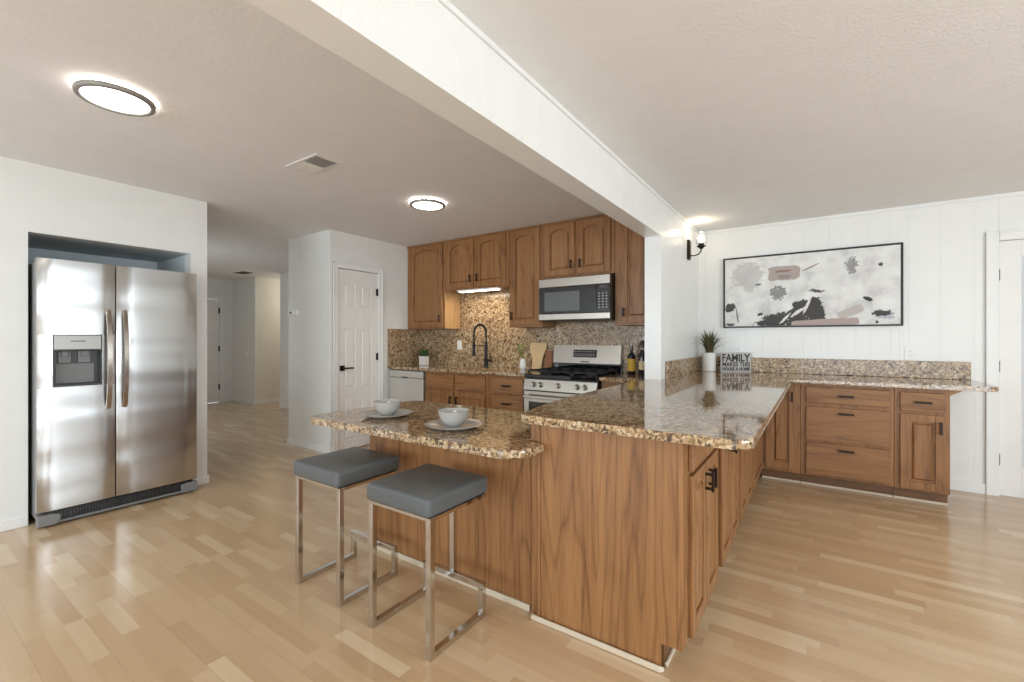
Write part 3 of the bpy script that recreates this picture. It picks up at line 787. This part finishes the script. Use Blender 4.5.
t = thing('herb_pot', 'small green leafy plant in a white pot on the kitchen counter', 'potted plant', (-4.10, 4.02, ZC + .001))
obj('pot', MB().prism([(-.042, -.042), (.042, -.042), (.042, .042), (-.042, .042)], 0, .105, 'z', .006, 2).box(-.047, -.047, .1, .047, .047, .115, .004), M['white'], t)
obj('soil', box(-.038, -.038, .11, .038, .038, .117), M['soil'], t)
def leaf_ball(n, c, R, s, seed, flat=1.0):
    rnd = random.Random(seed); m = MB()
    for _ in range(n):
        d = Vector((rnd.gauss(0, 1), rnd.gauss(0, 1), rnd.gauss(0, 1))).normalized()
        p = Vector(c) + Vector((d.x * R, d.y * R, d.z * R * flat)) * rnd.uniform(.4, 1)
        q = (d + Vector((rnd.uniform(-.6, .6),) * 3) + Vector((0, 0, .3))).normalized(); u = q.orthogonal().normalized(); w = q.cross(u)
        a = rnd.uniform(0, 2 * PI); u, w = u * math.cos(a) + w * math.sin(a), w * math.cos(a) - u * math.sin(a)
        L = s * rnd.uniform(.7, 1.3); wd = L * .35
        m.quad_strip([p, p + u * L * .5 + w * wd + q * .004, p + u * L], [p, p + u * L * .5 - w * wd + q * .004, p + u * L])
    return m
obj('foliage', leaf_ball(170, (0, 0, .155), .055, .034, 4, .8), M['leaf'], t)
t = thing('bud_vase', 'small white vase with yellow-green sprigs beside the range', 'vase', (-2.63, 4.06, ZC + .001))
obj('vase', MB().lathe([(0, 0), (.026, 0), (.036, .02), (.038, .05), (.033, .085), (.024, .11), (.026, .12), (.022, .12), (.02, .108), (0, .1)], 24), M['white'], t, smooth=True)
m = MB(); rnd = random.Random(9); lf = MB()
for k in range(7):
    a = rnd.uniform(0, 2 * PI); r = rnd.uniform(.03, .08); h = rnd.uniform(.2, .31)
    e = Vector((math.cos(a) * r - .01, math.sin(a) * r * .6, h)); m.tube([(0, 0, .1), (e.x * .3, e.y * .3, .1 + (h - .1) * .5), e], .0018, 5)
    for q in range(9):
        f = rnd.uniform(.35, 1.0); p = Vector((0, 0, .1)).lerp(e, f); d = Vector((rnd.uniform(-1, 1), rnd.uniform(-1, 1), rnd.uniform(.1, 1))).normalized() * .026
        s_ = d.orthogonal().normalized() * .008
        lf.quad_strip([p, p + d * .5 + s_, p + d], [p, p + d * .5 - s_, p + d])
obj('stem', m, M['blade'], t); obj('foliage', lf, M['leaf2'], t)
def leaned(label, x, w, h, mat, seed, y, paddle):
    lean = math.radians(9)
    if paddle:
        p = [(-w * .28, 0), (w * .28, 0), (w * .30, h * .45), (w * .5, h * .8), (w * .5, h), (-w * .5, h), (-w * .5, h * .68), (-w * .30, h * .45)]
    else: p = [(-w / 2, 0), (w / 2, 0), (w / 2, h), (-w / 2, h)]
    o = obj('cutting_board', MB().prism(p, 0, .016, 'y', .003, 2), M[mat], None, (x, y, ZC + .002), rot=(-lean, 0, 0))
    return tag(o, label, 'cutting board')
leaned('pale wooden cutting board leaning on the backsplash beside the range', -2.535, .21, .295, 'board', 1, 4.185, True)
leaned('dark brown wooden board half hidden behind the pale board by the range', -2.395, .09, .21, 'board2', 2, 4.190, False)
t = thing('wine_bottle', 'dark bottle with a yellow label right of the range', 'bottle', (-1.44, 4.12, ZC + .001))
obj('glass_body', MB().lathe([(0, 0), (.036, 0), (.038, .006), (.038, .165), (.034, .18), (.016, .2), (.0135, .21), (.0135, .27), (0, .27)], 28), M['bottle'], t, smooth=True)
obj('label', MB().lathe([(.0385, .03), (.0388, .03), (.0388, .145), (.0385, .145)], 28), M['label'], t)
obj('cap', MB().lathe([(0, .268), (.0145, .268), (.0145, .30), (0, .30)], 20), M['foil'], t)
t = thing('oil_bottle', 'slim dark bottle with a cream label beside the wall end', 'bottle', (-1.325, 4.08, ZC + .001))
obj('glass_body', MB().lathe([(0, 0), (.03, 0), (.032, .006), (.032, .17), (.026, .2), (.014, .225), (.014, .27), (0, .27)], 28), M['bottle'], t, smooth=True)
obj('label', MB().lathe([(.0325, .05), (.0328, .05), (.0328, .13), (.0325, .13)], 28), M['label2'], t)
obj('neck_band', MB().lathe([(.0148, .235), (.0152, .235), (.0152, .25), (.0148, .25)], 20), M['foil'], t)
obj('cap', MB().lathe([(0, .268), (.018, .268), (.018, .31), (.012, .318), (0, .318)], 20), M['black'], t)

# wall plates
def wall_plate(name, label, loc, rz, kind):
    t = thing(name, label, 'outlet' if kind == 'outlet' else 'switch', loc, rz)
    obj('cover_plate', box(-.036, -.006, -.058, .036, -.0005, .058, .002), M['plate'], t)
    if kind == 'outlet':
        for z in (-.021, .021):
            s = obj('socket', box(-.016, -.0075, z - .014, .016, -.006, z + .014, .003), M['plate'], t)
            obj('slot', MB().box(-.007, -.0082, z - .003, -.005, -.0074, z + .007).box(.005, -.0082, z - .003, .007, -.0074, z + .006).box(-.002, -.0082, z - .010, .002, -.0074, z - .006), M['dgrey'], s)
    else:
        obj('rocker', box(-.016, -.009, -.032, .016, -.006, .032, .002), M['plate'], t)
    return t
wall_plate('wall_switch', 'white switch plate on the granite backsplash left of the faucet', (-3.705, YK - .0185, 1.173), 0, 'switch')
wall_plate('wall_outlet', 'white outlet above the low granite splash, right of the painting', (.675, YR, 1.125), 0, 'outlet')
wall_plate('wall_outlet', 'white outlet above the low splash, just behind the family sign', (-.66, YR, 1.125), 0, 'outlet')
wall_plate('wall_switch', 'white light switch on the far hallway wall', (-9.12, 4.22, .95), 0, 'switch')
wall_plate('wall_outlet', 'white outlet low on the far hallway wall', (-9.2, 4.22, .36), 0, 'outlet')
t = thing('thermostat', 'white thermostat on the edge of the pantry wall facing the hall', 'thermostat', (-5.04, YP0, 1.555))
obj('housing', box(-.09, -.028, -.035, .09, -.0005, .035, .006), M['plate'], t)
obj('screen', box(-.055, -.0295, -.012, -.015, -.0275, .014, .001), M['dgrey'], t)

# ------------------------------------------------------------------ peninsula decor
t = thing('potted_grass', 'spiky grass plant in a white cylinder pot in the counter corner', 'potted plant', (-.905, 4.93, ZC + .001))
obj('pot', MB().lathe([(0, 0), (.058, 0), (.062, .004), (.066, .19), (.06, .193), (.057, .18), (0, .178)], 36), M['white'], t, smooth=True)
obj('soil', MB().lathe([(0, .1785), (.056, .1785), (.056, .183), (0, .187)], 24), M['soil'], t)
rnd = random.Random(21)
for nm, n, mt, spread, hh in (('leaf_blades', 60, 'blade', .09, (.13, .26)), ('dry_blades', 44, 'bladeb', .3, (.2, .32))):
    m = MB()
    for k in range(n):
        a = rnd.uniform(0, 2 * PI); r0 = rnd.uniform(0, .035); sp_ = rnd.uniform(.35, 1) * spread; h = rnd.uniform(*hh)
        if math.sin(a) > .3 and sp_ > .1: sp_ *= .42
        if math.cos(a) < -.5 and sp_ > .1: sp_ *= .35
        d = Vector((math.cos(a), math.sin(a), 0)); s_ = Vector((-d.y, d.x, 0)); L = []; R_ = []
        for i in range(7):
            u = i / 6; p = d * (r0 + sp_ * u ** 1.6) + Vector((0, 0, .18 + h * (u - .2 * u ** 3 * (sp_ / .1))))
            w = (.0066 if nm == 'leaf_blades' else .0085) * (1 - u ** 2) + .0004
            L.append(p + s_ * w); R_.append(p - s_ * w)
        m.quad_strip(L, R_)
    obj(nm, m, M[mt], t)
t = thing('wooden_sign', 'whitewashed block sign reading FAMILY MAKES THIS HOUSE A HOME beside the grass pot', 'sign', (-.665, 4.985, ZC + .001), math.radians(30))
obj('board', box(-.148, -.012, 0, .148, .012, .195, .002), M['signw'], t)
def text(body, size, loc, par, width, name='lettering', mat='ink', ex=.0008):
    c = bpy.data.curves.new(name, 'FONT'); c.body = body; c.size = size; c.align_x = 'CENTER'; c.extrude = ex; c.offset = .0032 if size > .08 else .0018
    o = bpy.data.objects.new(name, c); COL.objects.link(o)
    me = bpy.data.meshes.new_from_object(o.evaluated_get(bpy.context.evaluated_depsgraph_get()))
    bpy.data.objects.remove(o); bpy.data.curves.remove(c)
    xs = [v.co.x for v in me.vertices]; k = width / (max(xs) - min(xs)); mid = (max(xs) + min(xs)) / 2
    for v in me.vertices: v.co.x = (v.co.x - mid) * k
    me.materials.clear(); me.materials.append(M[mat])
    r = bpy.data.objects.new(name, me); COL.objects.link(r); r.parent = par; r.location = loc; r.rotation_euler = (PI / 2, 0, 0)
    return r
text('FAMILY', .105, (0, -.0128, .108), t, .272); text('MAKES THIS', .06, (0, -.0128, .058), t, .268); text('HOUSE A HOME', .044, (0, -.0128, .016), t, .268)

# painting
PX0, PX1, PZ0, PZ1 = -.792, .627, 1.364, 2.084
pw, ph = PX1 - PX0, PZ1 - PZ0
t = thing('framed_painting', 'wide black-framed abstract painting in grey, black and dusty pink', 'painting', ((PX0 + PX1) / 2, YR, (PZ0 + PZ1) / 2))
m = MB(); fw_ = .013
m.box(-pw / 2, -.04, -ph / 2, -pw / 2 + fw_, -.002, ph / 2, .001, 1).box(pw / 2 - fw_, -.04, -ph / 2, pw / 2, -.002, ph / 2, .001, 1)
m.box(-pw / 2 + fw_, -.04, -ph / 2, pw / 2 - fw_, -.002, -ph / 2 + fw_, .001, 1).box(-pw / 2 + fw_, -.04, ph / 2 - fw_, pw / 2 - fw_, -.002, ph / 2, .001, 1)
obj('frame', m, M['frame'], t)
obj('canvas', box(-pw / 2 + fw_ + .003, -.032, -ph / 2 + fw_ + .003, pw / 2 - fw_ - .003, -.004, ph / 2 - fw_ - .003), art_mat(pw - 2 * fw_, ph - 2 * fw_), t)

# sconce
SY = 4.60
t = thing('wall_sconce', 'lit bronze wall sconce with a clear glass shade on the wall end', 'lamp', (XB1, SY, 2.13), PI / 2)
obj('backplate', box(-.038, -.02, -.10, .038, -.0008, .095, .004).box(-.03, -.026, -.088, .03, -.02, .083, .003), M['bronze'], t)
obj('arm', MB().tube([(0, -.02, -.06), (0, -.06, -.065), (0, -.1, -.055), (0, -.122, -.03), (0, -.125, .0)], .006, 10), M['bronze'], t, smooth=True)
obj('cup', MB().lathe([(0, -.006), (.012, -.006), (.03, .012), (.042, .018), (.042, .024), (.026, .026), (.026, .05), (0, .05)], 24, (0, -.125, 0)), M['bronze'], t, smooth=True)
obj('glass_shade', MB().lathe([(.03, .027), (.048, .05), (.05, .09), (.048, .15), (.0465, .15), (.0485, .09), (.0465, .052), (.03, .03)], 28, (0, -.125, 0)), M['glass'], t, smooth=True)
obj('bulb', MB().lathe([(0, .05), (.012, .052), (.014, .065), (.027, .09), (.028, .105), (.018, .128), (0, .134)], 18, (0, -.125, 0)), M['bulb'], t, smooth=True)
lamp('sconce_glow', (XB1 + .125, SY, 2.31), 1.1, (1, .85, .62), .03)

# ceiling lights
LG_ = 'flat disc ceiling lights'
def disc(label, x, y):
    t = thing('ceiling_light', label, 'lamp', (x, y, CK), 0, LG_)
    obj('housing', MB().lathe([(0, 0), (.115, 0), (.115, -.0122), (0, -.0122)], 40), M['white'], t)
    obj('rim_glow', MB().lathe([(.116, -.002), (.132, -.002), (.132, -.012), (.116, -.012), (.116, -.002)], 40), M['halo'], t)
    obj('trim_ring', MB().lathe([(.126, -.0125), (.150, -.0125), (.152, -.018), (.150, -.033), (.146, -.035), (.132, -.035), (.128, -.031), (.126, -.0125)], 56), M['ring'], t, smooth=True)
    obj('diffuser', MB().lathe([(0, -.013), (.125, -.013), (.127, -.028), (.11, -.031), (0, -.032)], 56), M['lightdiff'], t, smooth=True)
    return t
disc('round lit disc ceiling light nearest the camera, above the fridge side', -2.80, .695)
disc('round lit disc ceiling light farther back, towards the kitchen cabinets', -2.78, 2.77)

# ceiling vents
t = thing('ceiling_vent', 'square two-way air vent in the kitchen ceiling between the disc lights', 'vent', (-2.81, 1.728, CK))
obj('frame', MB().box(-.185, -.095, -.006, .185, -.075, 0, .002).box(-.185, .075, -.006, .185, .095, 0, .002).box(-.185, -.075, -.006, -.15, .075, 0, .002).box(.15, -.075, -.006, .185, .075, 0, .002).box(-.006, -.075, -.006, .006, .075, 0), M['vent'], t)
for s, mt, x0, x1 in ((1, 'vent', -.15, -.006), (-1, 'vent', .006, .15)):
    m = MB()
    for i in range(9):
        x = x0 + (i + .5) * (x1 - x0) / 9
        m.box(-.0085, -.075, -.0008, .0085, .075, .0008, rot=Matrix.Translation((x, 0, -.005)) @ Matrix.Rotation(-s * .6, 4, 'Y'))
    obj('slats', m, M[mt], t)
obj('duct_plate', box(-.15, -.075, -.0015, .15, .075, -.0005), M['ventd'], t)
t = thing('ceiling_vent', 'small dark air vent in the far hallway ceiling', 'vent', (-8.45, 3.85, CK))
obj('frame', MB().box(-.16, -.09, -.008, .16, -.07, 0).box(-.16, .07, -.008, .16, .09, 0).box(-.16, -.07, -.008, -.14, .07, 0).box(.14, -.07, -.008, .16, .07, 0), M['ventd'], t)
m = MB()
for i in range(7): m.box(-.14, -.008, -.001, .14, .008, .001, rot=Matrix.Translation((0, -.06 + i * .02, -.006)) @ Matrix.Rotation(.6, 4, 'X'))
obj('slats', m, M['ventd'], t)

# ------------------------------------------------------------------ stools
def stool(label, x, y, rz=0):
    t = thing('bar_stool', label, 'stool', (x, y, 0), rz, 'grey leather counter stools with chrome frames')
    w, d, s = .372, .352, .026                                    # frame outside width, depth, tube
    X0, X1 = -w / 2, w / 2; Y0, Y1 = -d / 2, d / 2
    for sx in (X0, X1 - s): obj('leg', box(sx, Y0, 0, sx + s, Y0 + s, .540, .0015, 1), M['chrome'], t)
    for sx in (X0, X1 - s):
        obj('runner', box(sx, Y0 + s + .0005, 0.0, sx + s, Y1 - s - .0005, s, .0015, 1), M['chrome'], t)
        obj('upright', box(sx, Y1 - s, 0.0, sx + s, Y1, .155 - s - .0005, .0015, 1), M['chrome'], t)
    obj('footrest', box(X0, Y1 - s, .155 - s, X1, Y1, .155, .0015, 1), M['chrome'], t)
    obj('back_post', box(-s / 2, Y1 - s, .1555, s / 2, Y1, .540, .0015, 1), M['chrome'], t)
    m = box(X0, Y0, .5405, X1, Y0 + s, .554, .001, 1).box(X0, Y1 - s, .5405, X1, Y1, .554, .001, 1).box(X0, Y0 + s, .5405, X0 + s, Y1 - s, .554).box(X1 - s, Y0 + s, .5405, X1, Y1 - s, .554)
    obj('seat_frame', m, M['chrome'], t)
    se = obj('seat', box(X0 - .004, Y0 - .014, .5545, X1 + .004, Y1 + .014, .632, .018, 5), M['leather'], t, smooth=True)
    cr = [Vector(p) for p in rounded(X0 - .0025, Y0 - .0125, X1 + .0025, Y1 + .0125, (.016,) * 4, 4)]
    ring = [(p.x, p.y, .616) for p in cr]; ring.append(ring[0])
    obj('piping', MB().tube(ring, .0025, 6), M['leather'], se, smooth=True)
    return t
stool('grey leather counter stool on the left, nearer the fridge', -2.009, 1.425)
stool('grey leather counter stool on the right, nearer the peninsula end panel', -1.412, 1.412)

# ------------------------------------------------------------------ place settings
def setting(px, py, pl_label, b_label, k_label):
    t = obj('dinner_plate', MB().lathe([(0, 0), (.085, 0), (.09, .002), (.125, .010), (.148, .020), (.150, .022), (.146, .023), (.12, .014), (.09, .007), (0, .006)], 48), M['ceramic'], None, (px, py, .7905), smooth=True)
    tag(t, pl_label, 'plate', 'grey dinner plates on the bar counter')
    b = obj('bowl', MB().lathe([(0, 0), (.035, 0), (.038, .004), (.055, .018), (.072, .045), (.081, .078), (.083, .082), (.079, .082), (.070, .048), (.052, .022), (.03, .012), (0, .01)], 48), M['ceramic'], None, (px - .008, py + .008, .797), smooth=True)
    tag(b, b_label, 'bowl', 'grey bowls on the bar plates')
    n = obj('napkin', MB().lathe([(0, 0), (.04, 0), (.046, .01), (.03, .03), (.018, .055), (.008, .066), (0, .068)], 16, (0, 0, .0)), M['white'], None, (px - .0, py + .012, .811), smooth=True)
    n.scale = (1, .7, 1)
    tag(n, k_label, 'napkin', 'white napkins in the bowls')
setting(-2.105, 1.765, 'grey plate on the bar counter, the left one near the pointed end', 'grey bowl on the left plate of the bar counter', 'folded white napkin in the left bowl')
setting(-1.548, 1.73, 'grey plate on the bar counter, the right one nearer the peninsula', 'grey bowl on the right plate of the bar counter', 'folded white napkin in the right bowl')
